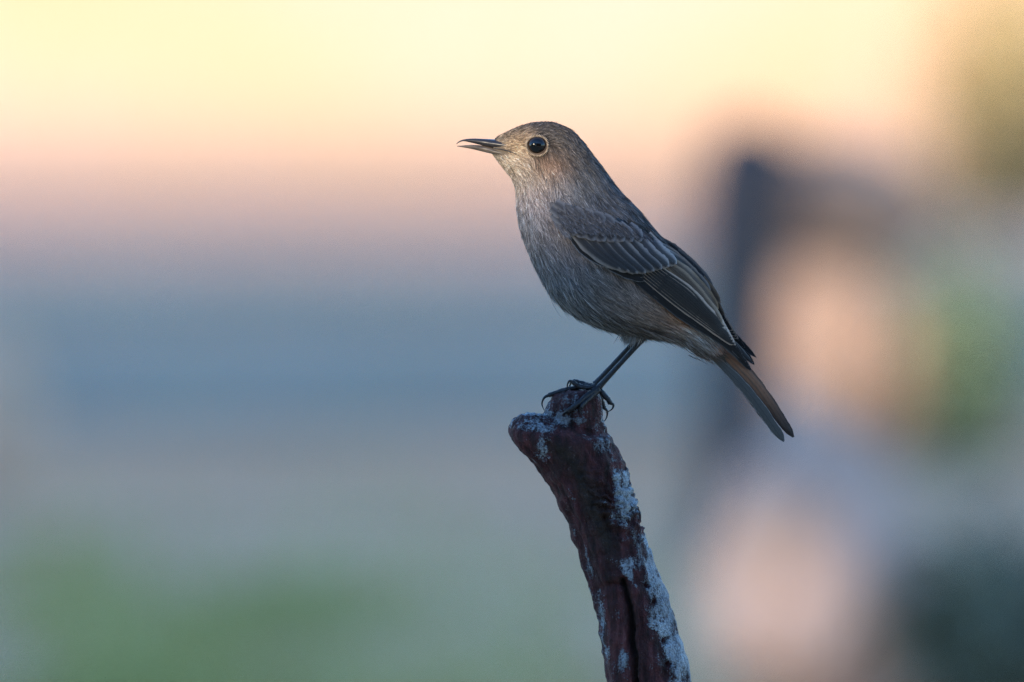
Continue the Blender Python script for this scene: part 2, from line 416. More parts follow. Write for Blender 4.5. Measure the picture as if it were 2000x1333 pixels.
def grass(name, n, sampler, h0, h1, mat, label, w=.0022, seed=0):
    r_ = np.random.default_rng(seed); pts = sampler(r_, n); n = len(pts)
    h = r_.uniform(h0, h1, n); a = r_.uniform(0, 6.283, n); ln = r_.uniform(.1, .7, n) * h
    s = np.stack([np.cos(a + 1.57), np.sin(a + 1.57), 0 * a], 1) * w; d = np.stack([np.cos(a), np.sin(a), 0 * a], 1)
    z = np.array([0, 0, 1.])
    m_ = pts + d * (ln * .3)[:, None] + z * (h * .55)[:, None]; t_ = pts + d * ln[:, None] + z * h[:, None]
    V = np.stack([pts - s, pts + s, m_ - s * .7, m_ + s * .7, t_], 1).reshape(-1, 3)
    i = np.arange(n)[:, None] * 5
    F_ = np.vstack([i + np.array([[0, 1, 3]]), i + np.array([[0, 3, 2]]), i + np.array([[2, 3, 4]])])
    o = mesh_obj(name, V, F_, mat, smooth=False); tag(o, label, 'grass', kind='stuff'); return o
def region(x0, x1, y0, y1, cx, seed, keep=.0, freq=5.0):
    def f(r_, n):
        X = r_.uniform(x0, x1, n); Y = r_.uniform(y0, y1, n)
        dens = np.array([noise.noise((x * freq, y * freq * .5, seed)) for x, y in zip(X, Y)]) + cx(X, Y)
        k_ = dens > keep; return np.stack([X[k_], Y[k_], np.zeros(k_.sum())], 1)
    return f
def spot(cx, cy, sx, sy, seed, fall=.45):
    """patchy cover round a place on the ground"""
    c0 = G(cx, cy); wx = sx * pxm(c0.y); wy = abs(G(cx, cy - sy).y - c0.y)
    def f(r_, n):
        X = r_.normal(c0.x, wx, n); Y = r_.normal(c0.y, wy, n)
        dens = np.array([noise.noise((x * 9, y * 4, seed)) for x, y in zip(X, Y)]) + r_.normal(0, .25, n)
        k_ = dens > fall - .5; return np.stack([X[k_], Y[k_], np.zeros(k_.sum())], 1)
    return f
grass('green_grass', 9000, spot(420, 1300, 300, 110, 4.0, .6), .006, .026, M['grass'], 'patchy green grass on the near ground below the perch', seed=2)
grass('pale_grass', 3500, spot(930, 1290, 320, 110, 9.0), .004, .012, M['grass2'], 'thin pale dry grass scattered over the near soil', seed=6)

# ------------------------------------------------------------------ the perch
ORG = Wd([(1300, 3560, 0)])[0]; ORG[2] = 0.0
def loft_lr(rows, nu, nv, dscale=1.0):
    """rows of left x,y, right x,y (pixels); round section between them"""
    A = cr([r[:4] for r in rows], np.linspace(0, 1, nu)); L, Rr = A[:, :2], A[:, 2:4]
    C = (L + Rr) / 2; H = (Rr - L) / 2; hw = np.linalg.norm(H, axis=1)
    th = np.linspace(0, 2 * np.pi, nv, endpoint=False)
    V = np.zeros((nu, nv, 3))
    V[..., :2] = C[:, None] + np.cos(th)[None, :, None] * H[:, None]
    V[..., 2] = np.sin(th)[None] * hw[:, None] * dscale
    V = V.reshape(-1, 3); F_ = [tuple(f) for f in ring_faces(nu, nv).tolist()]
    F_.append(tuple(range(nv))[::-1]); F_.append(tuple(range((nu - 1) * nv, nu * nv)))
    return V, F_
rows = [(1300, 3700, 1520, 3700), (1262, 2600, 1462, 2600), (1215, 1800, 1398, 1800), (1184, 1340, 1350, 1335), (1171, 1230, 1322, 1235), (1152, 1140, 1298, 1145),
        (1122, 1050, 1262, 1052), (1098, 995, 1243, 990), (1074, 950, 1228, 935), (1044, 908, 1211, 890), (1014, 878, 1194, 856), (998, 858, 1180, 850), (993, 840, 1166, 846), (999, 824, 1138, 838), (1014, 812, 1108, 825), (1036, 806.5, 1078, 813)]
V1, F1 = loft_lr(rows, 150, 40, .86)
V2, F2 = loft_lr([(1110, 900, 1185, 890), (1085, 850, 1184, 850), (1066, 812, 1179, 822), (1070, 788, 1177, 794), (1088, 770, 1172, 772), (1112, 763, 1158, 764)], 40, 36, .95)
bm = bmesh.new()
for V, F_, off in ((V1, F1, (0, 0, -4)), (V2, F2, (0, 0, 10)),):
    vv = [bm.verts.new(x) for x in (Wd(V + np.array(off)) - ORG)]
    for f in F_: bm.faces.new([vv[i] for i in f])
bmesh.ops.recalc_face_normals(bm, faces=bm.faces)
me = bpy.data.meshes.new('tmp'); bm.to_mesh(me); bm.free()
tmp = bpy.data.objects.new('tmp', me); COL.objects.link(tmp)
md = tmp.modifiers.new('r', 'REMESH'); md.mode = 'VOXEL'; md.voxel_size = .00062
md = tmp.modifiers.new('s', 'SMOOTH'); md.iterations = 6; md.factor = .5
dg = bpy.context.evaluated_depsgraph_get(); ev = tmp.evaluated_get(dg); me2 = bpy.data.meshes.new_from_object(ev)
n = len(me2.vertices); V = np.empty(n * 3); me2.vertices.foreach_get('co', V); V = V.reshape(-1, 3)
N = np.empty(n * 3); me2.vertices.foreach_get('normal', N); N = N.reshape(-1, 3)
PF = np.empty(len(me2.loops), np.int32); me2.loops.foreach_get('vertex_index', PF); PF = PF.reshape(-1, 4)
bpy.data.objects.remove(tmp)
def to_px(Wp):
    d = Wp - np.array([0, 0, CAM_H]); fy = d[:, 1] * 0 + YB
    # position projected along the upright plane (depth left out)
    z = d[:, 2] / YB; v = (z * CP + SP) / (CP - z * SP)
    u = d[:, 0] / YB * (CP + v * SP)
    return 1000 + u * F, 666.5 - v * F
PX, PY = to_px(V + ORG); PD = (V[:, 1] + ORG[1] - YB) / KPX
vis = PY < 1500
def fbm(x, y, z, o=3):
    return noise.fractal((x, y, z), .9, 2.1, o)
def seg_d(px, py, pts):
    best = np.full(len(px), 1e9)
    for (ax, ay), (bx, by) in zip(pts[:-1], pts[1:]):
        dx, dy = bx - ax, by - ay; t = np.clip(((px - ax) * dx + (py - ay) * dy) / (dx * dx + dy * dy), 0, 1)
        best = np.minimum(best, np.hypot(px - ax - t * dx, py - ay - t * dy))
    return best
front = PD < 10
# coordinates that follow the limb: across / along
rl = np.array([[(r[0] + r[2]) / 2, (r[1] + r[3]) / 2, abs(r[2] - r[0]) / 2] for r in rows][::-1])
cx_ = np.interp(PY, rl[:, 1], rl[:, 0]); hw_ = np.interp(PY, rl[:, 1], rl[:, 2]); ac = (PX - cx_) / hw_
H = np.zeros(n); lime_rimlight = np.zeros(n); painted_shade = np.zeros(n)
for i in range(n):
    x, y, d = PX[i], PY[i], PD[i]
    if y > 1420:
        H[i] = 4 * fbm(x * .02, y * .008, d * .02, 2); continue
    a_ = fbm(ac[i] * 3.2, y * .006, d * .03, 3); b_ = fbm(x * .035, y * .035, d * .035, 3); c_ = fbm(ac[i] * 9, y * .018, d * .1, 2)
    h = 3.2 * a_ + 2.8 * b_ + 1.6 * c_
    if 880 < y < 1080 and ac[i] > -.35:          # cross wrinkles where the limb bends
        h += 4.5 * math.sin((y - .35 * (x - 1200)) * .28 + 5 * b_) * max(0, min(1, (ac[i] + .35) * 2)) * max(0, 1 - abs(y - 985) / 95)
    if y < 845 and x < 1120 and d < 30:           # slanting ribs on the cut lip
        h += 1.6 * math.sin((x + .55 * y) * .55 + 2 * b_) * max(0, min(1, (850 - y) / 25))
    if y < 860: h *= .35 + .65 * max(0, min(1, (y - 800) / 60))
    H[i] = h
    nz = fbm(x * .018 + 7, y * .012, d * .02, 3)
    L = .10 + .42 * nz
    right = ac[i]
    if y > 900: L += .62 * max(0, min(1, (right - .30) / .40)) * min(1, (y - 900) / 60)
    if y > 1130: L += .22 * max(0, min(1, (right - .05) / .3))
    if y > 1000 and right < -.78: L += .28  # pale left edge paints in the rim light from the sky
    if y < 838 and d < 40: L += .5 * max(0, min(1, (846 - y + .35 * min(0, 1080 - x)) / 18))
    if y < 800: L -= .22
    L += .6 * math.exp(-((x - 1228) / 9 - (y - 1118) / 28) ** 2) * math.exp(-((y - 1118) / 18) ** 2)
    L += .45 * math.exp(-((x - 1202) / 11) ** 2 - ((y - 1185) / 26) ** 2)
    if 812 < y < 900 and right > .62: L += .3
    lime_rimlight[i] = L
    if y > 850: painted_shade[i] = max(0, min(1, 1.1 - abs(right + .12) * 2.2)) * max(0, min(1, (1110 - y) / 60)) * min(1, (y - 850) / 20)  # paints camera-side shade into the limb's dark brown middle
# the long crack and the torn step above it
wob_ = np.array([4.5 * noise.noise((y * .03, 3.3, 0)) + 2 * noise.noise((y * .11, 8.1, 0)) for y in PY])
crack = seg_d(PX + wob_, PY, [(1214, 1128), (1226, 1160), (1234, 1215), (1239, 1270), (1242, 1345), (1250, 1500)])
H -= np.where(front & (PY > 1115), 15 * np.exp(-(crack / 5.5) ** 2), 0)
rib = seg_d(PX + wob_, PY, [(1226, 1135), (1238, 1180), (1246, 1250), (1250, 1345), (1258, 1500)])
H += np.where(front & (PY > 1130), 7 * np.exp(-(rib / 4.0) ** 2), 0)
step = seg_d(PX, PY, [(1168, 1150), (1196, 1132), (1222, 1131)])
H -= np.where(front, 5 * np.exp(-(step / 9.0) ** 2), 0)
H += np.where(front & (PY > 1100) & (PY < 1131), 6 * np.exp(-((PX - 1208) / 18) ** 2) * np.clip((PY - 1095) / 30, 0, 1), 0)
lime_rimlight -= np.where(front, .9 * np.exp(-(crack / 9) ** 2) * (PY > 1120), 0)
painted_shade = np.maximum(painted_shade, np.where(front, np.exp(-(crack / 7) ** 2) * (PY > 1120), 0))  # shade inside the crack is painted dark too
for (hx, hy, hr) in ((1264, 1137, 5), (1300, 1245, 6), (1278, 1170, 4), (1306, 1290, 5), (1180, 1005, 6)):   # insect holes
    dd = np.hypot(PX - hx, PY - hy); H -= np.where(front, 10 * np.exp(-(dd / hr) ** 2), 0); lime_rimlight -= np.where(front, .8 * np.exp(-(dd / hr) ** 2), 0)
Vp = V + N * (H * 1.45 * KPX)[:, None]
perch = mesh_obj('perch_branch', Vp, PF, M['perch'], attr={'lime_rimlight': lime_rimlight, 'painted_shade': painted_shade})
perch.location = ORG
tag(perch, 'weathered dead branch stub with peeling pale patches, the bird gripping its top', 'branch')
pb = BVHTree.FromPolygons([tuple(v) for v in (np.stack([PX, PY, PD + 0], 1))], PF.tolist())
def perch_front(x, y):
    h = pb.ray_cast((x, y, -300), (0, 0, 1)); return h[0].z if h[0] is not None else None

# ------------------------------------------------------------------ the bird
BORG = Wd([(1165, 762, 0)])[0]
bird = empty('bird', BORG)
tag(bird, 'small grey-brown chat with buff face and rusty tail perched in profile', 'bird')
SEC = [  # top x,y  bottom x,y  half width
    (967, 270, 960, 300, 11), (986, 261, 972, 313, 21), (1010, 250, 987, 333, 31), (1045, 240.5, 1000, 349, 39), (1085, 242, 1007, 366, 43),
    (1120, 259, 1010, 386, 47), (1149, 292, 1011, 410, 57), (1180, 334, 1015, 437, 71), (1211, 376, 1024, 466, 85), (1241, 406, 1038, 500, 94),
    (1274, 446, 1058, 540, 98), (1300, 478, 1084, 581, 98), (1322, 514, 1127, 615, 93), (1337, 552, 1176, 636, 85), (1357, 584, 1231, 650, 72),
    (1378, 619, 1290, 658, 55), (1399, 652, 1336, 670, 37), (1420, 690, 1390, 700, 20)]
SEC = np.array(SEC, float)
def surf(u, th):
    A = cr(SEC, u); C = (A[..., 0:2] + A[..., 2:4]) / 2; Hh = (A[..., 0:2] - A[..., 2:4]) / 2
    c_, s_ = np.cos(th), np.sin(th)
    sg = np.sign(s_) * np.abs(s_) ** .92
    return np.concatenate([C + Hh * c_[..., None], (A[..., 4] * sg)[..., None]], -1)
def surf_n(u, th):
    e = 1e-3
    a = surf(u + e, th) - surf(u - e, th); b_ = surf(u, th + e) - surf(u, th - e)
    nn = np.cross(a, b_); nn /= np.linalg.norm(nn, axis=-1, keepdims=True) + 1e-9
    A = cr(SEC, u); C = np.concatenate([(A[..., 0:2] + A[..., 2:4]) / 2, np.zeros(A.shape[:-1] + (1,))], -1)
    flip = np.sign(((surf(u, th) - C) * nn).sum(-1)); flip[flip == 0] = 1
    return nn * flip[..., None]
nu, nv = 110, 64
U, TH = np.meshgrid(np.linspace(0, 1, nu), np.linspace(0, 2 * np.pi, nv, endpoint=False), indexing='ij')
BV = surf(U, TH).reshape(-1, 3); BF = ring_faces(nu, nv).tolist()
BF += [tuple(range(nv))[::-1], tuple(range((nu - 1) * nv, nu * nv))]
BVB = BVHTree.FromPolygons([tuple(v) for v in BV], BF)
def body_front(x, y):
    h = BVB.ray_cast((x, y, -400), (0, 0, 1)); return h[0].z if h[0] is not None else None

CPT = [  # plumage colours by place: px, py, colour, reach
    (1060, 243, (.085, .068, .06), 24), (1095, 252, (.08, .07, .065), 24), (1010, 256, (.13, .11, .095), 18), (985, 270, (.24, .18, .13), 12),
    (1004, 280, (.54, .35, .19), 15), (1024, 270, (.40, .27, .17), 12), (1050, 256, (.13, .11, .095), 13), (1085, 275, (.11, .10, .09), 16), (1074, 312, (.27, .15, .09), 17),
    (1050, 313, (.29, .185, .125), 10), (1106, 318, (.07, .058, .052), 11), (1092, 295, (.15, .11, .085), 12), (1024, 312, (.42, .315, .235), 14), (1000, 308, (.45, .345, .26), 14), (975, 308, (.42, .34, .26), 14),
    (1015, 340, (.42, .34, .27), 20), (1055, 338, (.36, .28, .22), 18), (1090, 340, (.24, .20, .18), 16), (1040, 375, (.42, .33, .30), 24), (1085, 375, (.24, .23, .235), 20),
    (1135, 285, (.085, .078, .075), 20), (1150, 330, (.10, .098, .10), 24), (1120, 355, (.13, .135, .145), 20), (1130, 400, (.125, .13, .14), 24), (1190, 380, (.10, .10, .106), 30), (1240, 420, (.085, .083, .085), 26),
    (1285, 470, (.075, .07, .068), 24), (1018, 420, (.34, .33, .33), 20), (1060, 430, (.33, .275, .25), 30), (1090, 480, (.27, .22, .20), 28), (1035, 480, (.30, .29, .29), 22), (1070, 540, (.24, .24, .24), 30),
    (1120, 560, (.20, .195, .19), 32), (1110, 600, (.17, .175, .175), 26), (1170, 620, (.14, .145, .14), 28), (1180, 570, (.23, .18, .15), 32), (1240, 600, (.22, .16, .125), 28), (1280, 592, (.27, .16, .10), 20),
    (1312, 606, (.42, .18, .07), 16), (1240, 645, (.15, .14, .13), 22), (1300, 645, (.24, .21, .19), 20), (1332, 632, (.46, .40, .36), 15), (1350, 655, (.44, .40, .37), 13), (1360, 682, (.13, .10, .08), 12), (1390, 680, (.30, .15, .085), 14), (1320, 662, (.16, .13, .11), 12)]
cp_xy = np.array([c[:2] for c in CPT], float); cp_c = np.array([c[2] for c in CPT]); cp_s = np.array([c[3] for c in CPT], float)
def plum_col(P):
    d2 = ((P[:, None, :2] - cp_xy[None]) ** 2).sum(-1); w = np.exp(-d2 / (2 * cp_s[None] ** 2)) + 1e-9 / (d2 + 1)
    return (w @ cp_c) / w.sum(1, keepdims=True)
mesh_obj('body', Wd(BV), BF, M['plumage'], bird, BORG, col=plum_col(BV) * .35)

EYE = np.array([1049.0, 282.0]); ER = 18.3
EYE_D = body_front(*EYE)
WING_V = [(1083, 402), (1088, 428), (1112, 458), (1155, 496), (1205, 520), (1252, 545), (1330, 605), (1400, 655), (1440, 684), (1468, 724)]
WING_D = [(1092, 396), (1130, 414), (1180, 438), (1235, 448), (1290, 468), (1322, 497), (1352, 528), (1382, 566), (1402, 602), (1416, 634), (1440, 662), (1472, 712)]
def in_poly(px, py, poly):
    ins = np.zeros(len(px), bool); j = len(poly) - 1
    for i in range(len(poly)):
        xi, yi = poly[i]; xj, yj = poly[j]
        ins ^= ((yi > py) != (yj > py)) & (px < (xj - xi) * (py - yi) / (yj - yi + 1e-9) + xi); j = i
    return ins
WPOLY = [(1112, 440), (1150, 480), (1205, 508), (1255, 532), (1330, 592), (1420, 655), (1420, 640), (1385, 580), (1350, 535), (1318, 500), (1280, 478), (1220, 466), (1160, 455)]

def strands(n, near, seed):
    r_ = np.random.default_rng(seed)
    u = r_.uniform(0, .995, n * 3); th = r_.uniform(0, 2 * np.pi, n * 3)
    # keep by area so the cover is even
    e = 2e-3
    a = (surf(u + e, th) - surf(u - e, th)) / (2 * e); b_ = (surf(u, th + e) - surf(u, th - e)) / (2 * e)
    ar = np.linalg.norm(np.cross(a, b_), axis=1); P = surf(u, th)
    dens = np.where(P[:, 0] < 1110, 1.5, 1.0) * np.where(u < .22, 1.35, 1)
    side = np.where(P[:, 2] < 22, 1.0, .0) if near else np.where(P[:, 2] >= 18, 1.0, 0.0)
    keep = r_.random(n * 3) < ar * dens * side / (ar.max() * .9) * 1.6
    u, th, P, a = u[keep][:n], th[keep][:n], P[keep][:n], a[keep][:n]
    ok = ~(in_poly(P[:, 0], P[:, 1], WPOLY) & (np.abs(P[:, 2]) > 8))
    eye = np.hypot(P[:, 0] - EYE[0], P[:, 1] - EYE[1]); ok &= eye > ER + 3
    ok &= ~in_poly(P[:, 0], P[:, 1], [(956, 282), (978, 286), (990, 292), (984, 299), (956, 300)])
    u, th, P, a = u[ok], th[ok], P[ok], a[ok]; m = len(u)
    # length by place
    L = np.interp(P[:, 0] + .8 * (P[:, 1] - 250), [960, 1000, 1060, 1150, 1260, 1400, 1600], [9, 11, 14, 22, 34, 42, 40]) * r_.uniform(.65, 1.25, m)
    crown = (P[:, 1] < 290) & (P[:, 0] > 990); L[crown] *= .8
    du = L / np.linalg.norm(a, axis=1)
    # clumps: small groups drawn together toward their tips, as feathers do
    Ru = 1.0 / np.interp(u, [0, .2, .5, 1], [46, 34, 26, 30]); nth = np.interp(u, [0, .2, .5, 1], [26, 30, 38, 22]).round()
    ku = np.floor(u / .028 + r_.uniform(-.35, .35, m)); kt = np.floor(th / (2 * np.pi) * 40 + (ku % 2) * .5 + r_.uniform(-.3, .3, m))
    key = (ku * 1000 + kt).astype(int); uq, inv = np.unique(key, return_inverse=True)
    cth = np.zeros(len(uq)); np.add.at(cth, inv, th); cnt = np.bincount(inv); cth = cth / cnt
    cl_b = r_.normal(1, .10, len(uq))[inv]; cl_h = r_.uniform(0, 1, len(uq))[inv]; cl_w = r_.normal(0, .03, len(uq))[inv]
    pull = np.clip(cth[inv] - th, -.12, .12) * r_.uniform(.25, .8, m)
    # part around the eye
    dx, dy = P[:, 0] - EYE[0], P[:, 1] - EYE[1]; ed = np.hypot(dx, dy)
    part = np.where((ed < 42) & (np.abs(P[:, 2]) > 15), np.sign(dy) * np.exp(-(ed / 26) ** 2) * .30, 0) * np.where(P[:, 2] < 0, -1, 1)
    wav = r_.normal(0, .018, m); ph = r_.uniform(0, 6.28, m)
    lift = np.interp(u, [0, .25, .6, 1], [.8, 1.1, 1.9, 1.5]) * (.5 + .7 * cl_h) + r_.exponential(.4, m)
    lo = np.interp(P[:, 1], [350, 450, 620], [0, .4, 1.6]); lift += r_.exponential(1, m) * lo * (np.cos(th) < -.55)
    rings = []
    for s in (0, .35, .7, 1.0):
        uu = np.clip(u + du * s, 0, 1.0); tt = th + pull * s ** 1.5 + part * s + cl_w * s * s + wav * np.sin(s * 4 + ph) * s
        q = surf(uu, tt); nn = surf_n(np.clip(uu, .004, .996), tt)
        rings.append((q + nn * (-.6 + lift * (.35 + 1.1 * s))[:, None], nn))
    end = u + du > 1.0
    T = rings[3][0] - rings[0][0]; T /= np.linalg.norm(T, axis=1)[:, None] + 1e-9
    roll = r_.normal(0, .45, m)
    w0 = np.interp(u, [0, .2, .5, 1], [.45, .5, .62, .65]) * r_.uniform(.7, 1.3, m)
    V = np.zeros((m, 8, 3))
    for k_, ((q, nn), wk) in enumerate(zip(rings, (.8, 1.0, .75, .12))):
        sd = np.cross(T, nn); sd /= np.linalg.norm(sd, axis=1)[:, None] + 1e-9
        sd = sd * np.cos(roll)[:, None] + nn * np.sin(roll)[:, None]
        V[:, 2 * k_] = q - sd * (w0 * wk)[:, None]; V[:, 2 * k_ + 1] = q + sd * (w0 * wk)[:, None]
    hit = np.zeros(m, bool)
    for k_ in range(4):
        q = rings[k_][0]; hit |= np.hypot(q[:, 0] - EYE[0], q[:, 1] - EYE[1]) < ER + 1.5
    hit &= np.abs(P[:, 2]) > 15
    V = V[~hit & ~end]; P = P[~hit & ~end]; cb = cl_b[~hit & ~end]; m = len(V)
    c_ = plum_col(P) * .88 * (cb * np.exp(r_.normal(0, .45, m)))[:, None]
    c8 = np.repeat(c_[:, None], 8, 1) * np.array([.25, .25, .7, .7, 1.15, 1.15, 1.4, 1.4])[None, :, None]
    i = np.arange(m)[:, None] * 8
    F_ = np.vstack([i + np.array([[0, 1, 3, 2]]), i + np.array([[2, 3, 5, 4]]), i + np.array([[4, 5, 7, 6]])])
    return V.reshape(-1, 3), F_, np.clip(c8.reshape(-1, 3), 0, .8)
Va, Fa, Ca = strands(105000, True, 11); Vb, Fb, Cb = strands(26000, False, 12)

def loose(base, n, spread, dirv, L, seed, dsp, colr):
    """soft tufts that leave the outline: thighs, chin bristles, under the tail"""
    r_ = np.random.default_rng(seed); base = np.asarray(base, float)
    p0 = base[None] + np.stack([r_.normal(0, spread[0], n), r_.normal(0, spread[1], n), r_.normal(0, dsp, n)], 1)
    d = np.asarray(dirv, float)[None] + r_.normal(0, .16, (n, 3)); d /= np.linalg.norm(d, axis=1)[:, None]
    l_ = L * r_.uniform(.55, 1.2, n); side = np.cross(d, [0, 0, 1.]); side += r_.normal(0, .3, (n, 3)); side /= np.linalg.norm(side, axis=1)[:, None]
    bend = r_.normal(0, .06, (n, 3)); V = np.zeros((n, 8, 3)); w0 = .6 * r_.uniform(.6, 1.2, n)
    for k_, (s, wk) in enumerate(zip((0, .35, .7, 1.), (.8, 1, .7, .1))):
        q = p0 + d * (l_ * s)[:, None] + bend * (l_ * s * s)[:, None]
        V[:, 2 * k_] = q - side * (w0 * wk)[:, None]; V[:, 2 * k_ + 1] = q + side * (w0 * wk)[:, None]
    c_ = np.asarray(colr)[None] * np.exp(r_.normal(0, .3, n))[:, None]
    i = np.arange(n)[:, None] * 8
    F_ = np.vstack([i + np.array([[0, 1, 3, 2]]), i + np.array([[2, 3, 5, 4]]), i + np.array([[4, 5, 7, 6]])])
    return V.reshape(-1, 3), F_, np.clip(np.repeat(c_, 8, 0), 0, .8)
parts = [(Va, Fa, Ca), (Vb, Fb, Cb)]
for d0 in (-16, 16):
    parts.append(loose((1238, 646, d0), 420, (9, 5), (-.35, 1, 0), 24, 20 + d0, 9, (.26, .26, .26)))
    parts.append(loose((1250, 648, d0), 260, (8, 4), (-.3, 1, 0), 18, 40 + d0, 8, (.17, .16, .15)))
parts.append(loose((1345, 648, -22), 300, (16, 9), (.75, .6, 0), 30, 5, 10, (.36, .33, .31)))
parts.append(loose((1380, 686, -8), 240, (14, 5), (.9, .45, 0), 30, 6, 7, (.15, .11, .085)))
parts.append(loose((1310, 608, -48), 160, (10, 5), (.82, .55, -.1), 26, 8, 5, (.34, .15, .07)))

# bill
def bill(name, top, bot, hw, mat, nu=30, nv=20, flat=1.0):
    u = np.linspace(0, 1, nu); T, B, Wd_ = cr(top, u), cr(bot, u), cr(np.array(hw, float)[:, None], u)[:, 0]
    th = np.linspace(0, 2 * np.pi, nv, endpoint=False); C = (T + B) / 2; Hh = (T - B) / 2
    V = np.zeros((nu, nv, 3)); V[..., :2] = C[:, None] + np.cos(th)[None, :, None] * Hh[:, None]; V[..., 2] = np.sin(th)[None] * Wd_[:, None]
    F_ = [tuple(f) for f in ring_faces(nu, nv).tolist()] + [tuple(range(nv))[::-1], tuple(range((nu - 1) * nv, nu * nv))]
    return mesh_obj(name, Wd(V.reshape(-1, 3)), F_, mat, bird, BORG)
um = bill('upper_mandible', [(891, 281), (897, 276), (906, 272.6), (922, 271), (945, 271.6), (965, 272.5), (990, 274)], [(891.6, 282), (899, 278), (907, 276.5), (922, 279.6), (944, 285), (968, 290), (1006, 296)], [.5, 1.6, 3, 5, 9, 18, 29], M['bill'])
bill('lower_mandible', [(892.5, 285.5), (900, 285), (912, 283.8), (928, 283.6), (948, 285.4), (968, 289.5), (1004, 297.5)], [(893, 286.6), (901, 288), (914, 290), (930, 293.6), (948, 298), (964, 301.5), (996, 307)], [.5, 1.8, 3, 4.6, 8, 17, 28], M['bill2'])
V, F_ = tube([(963, 279, -12.5), (968, 278.4, -13.6), (974, 279.4, -14.5)], [.8, 1.7, .8], 8, 8)
mesh_obj('nostril', Wd(V), F_, simple('nostril_skin', (.3, .3, .32), (.4, .4, .42), 500, .3, spec=.5), um, BORG)

gp = [(x, y, (body_front(x, y) or -14) - 3.0) for x, y in ((962, 288.2), (976, 290), (990, 292.6), (1000, 295.4), (1009, 298.5))]
V, F_ = tube(gp, [.5, .9, 1.1, 1.0, .5], 16, 8)
mesh_obj('gape', Wd(V), F_, M['claw'], bird, BORG)
# eyes
for sgn in (-1, 1):
    nu_, nv_ = 24, 40; th = np.linspace(0, np.pi, nu_); ph = np.linspace(0, 2 * np.pi, nv_, endpoint=False)
    cxy = np.array([EYE[0], EYE[1]]); dc = abs(EYE_D) - 6.0
    V = np.zeros((nu_, nv_, 3)); V[..., 0] = cxy[0] + ER * 1.02 * np.sin(th)[:, None] * np.cos(ph); V[..., 1] = cxy[1] + ER * .96 * np.sin(th)[:, None] * np.sin(ph)
    V[..., 2] = sgn * (dc + 15.5 * np.cos(th)[:, None] + 0 * ph)
    rr = np.sin(th)[:, None] + 0 * ph; col_ = np.where(rr[..., None] > .80, np.array([.020, .012, .008]), np.array([.0015, .0015, .0018]))
    F_ = ring_faces(nu_, nv_).tolist()
    eo = mesh_obj('eye', Wd(V.reshape(-1, 3)), F_, M['eye'], bird, BORG, col=col_.reshape(-1, 3))
    # beaded eye ring
    lv, lf = [], []
    for i in range(46):
        a = i / 46 * 6.283; rr_ = 1 + .03 * math.sin(i * 12.9)
        bx, by = cxy[0] + (ER + 1.6) * 1.05 * rr_ * math.cos(a), cxy[1] + (ER + 1.3) * rr_ * math.sin(a)
        ox, oy = math.cos(a), math.sin(a); dd = abs(body_front(bx, by) or EYE_D) + 1.0
        V, F_ = tube([(bx - ox * 1.8, by - oy * 1.8, sgn * (dd + 2.2)), (bx, by, sgn * (dd + 2.6)), (bx + ox * 3.0, by + oy * 3.0, sgn * (dd + .6))], [.7, 1.0 + .35 * math.sin(i * 5.1), .5], 5, 6)
        o_ = len(lv); lv += V.tolist(); lf += [tuple(x + o_ for x in f) for f in F_]
    mesh_obj('eye_ring', Wd(np.array(lv)), lf, M['lid'], eo, BORG)

# wings -------------------------------------------------------------
AX0 = np.array([1090., 410]); AXD = np.array([378., 305]); AXL = np.linalg.norm(AXD); AXD /= AXL; AXN = np.array([AXD[1], -AXD[0]])
def tq(p): p = np.asarray(p, float) - AX0; return p @ AXD / AXL, p @ AXN
tv, qv = tq(WING_V); td, qd = tq(WING_D)
def wing_d(x, y):
    t, q_ = tq((x, y)); a = np.interp(t, tv, qv); b_ = np.interp(t, td, qd)
    f = min(max((q_ - a) / max(b_ - a, 1), 0), 1)
    dv = np.interp(t, [0, .15, .3, .5, .7, .85, 1], [-64, -92, -101, -92, -62, -36, -12]); dd = np.interp(t, [0, .3, .5, .7, .85, 1], [-52, -44, -30, -20, -14, -9])
    d = dd + (dv - dd) * math.sqrt(max(0, 1 - f * f))
    bf = body_front(x, y)
    return min(d, bf - 7.0) if bf is not None else d
def feather(name, shaft, hw, mat, parent, lay, sgn=-1, tipr=.2, nl=16, nc=7, depth=None, fray=.5, asym=0.0, camber=1.5, base=.25):
    """one feather: shaft points (px), half width (px), shingled at layer height lay"""
    r_ = np.random.default_rng(abs(hash((round(shaft[0][0]), round(shaft[-1][1]), round(hw * 10)))) % 99999)
    u = np.linspace(0, 1, nl) ** .9; P = cr(np.array(shaft, float)[:, :2], u); T = np.gradient(P, axis=0); T /= np.linalg.norm(T, axis=1)[:, None]; Nn = np.stack([-T[:, 1], T[:, 0]], 1)
    prof = np.minimum(1, base + (1 - base) * (u / .35)) * np.sqrt(np.clip(1 - np.clip((u - (1 - tipr)) / tipr, 0, 1) ** 2.2, .015, 1))
    V, UV = [], []
    for i in range(nl):
        for j in range(nc):
            c_ = -1 + 2 * j / (nc - 1); w = hw * prof[i] * (1 + asym * c_)
            jit = r_.normal(0, fray) * (abs(c_) > .9) * (u[i] > .3)
            pt = P[i] + Nn[i] * (c_ * w + jit) + T[i] * (r_.normal(0, fray) if i == nl - 1 else 0)
            d = (wing_d(*P[i]) * .5 + wing_d(*pt) * .5) if depth is None else depth(u[i], c_)
            d -= lay + camber * (1 - c_ * c_)
            V.append((pt[0], pt[1], d if sgn < 0 else -d)); UV.append((u[i], .5 + .5 * c_))
    F_ = [(i * nc + j, i * nc + j + 1, (i + 1) * nc + j + 1, (i + 1) * nc + j) for i in range(nl - 1) for j in range(nc - 1)]
    if sgn > 0: F_ = [f[::-1] for f in F_]
    return mesh_obj(name, Wd(np.array(V)), F_, mat, parent, BORG, uv=UV)
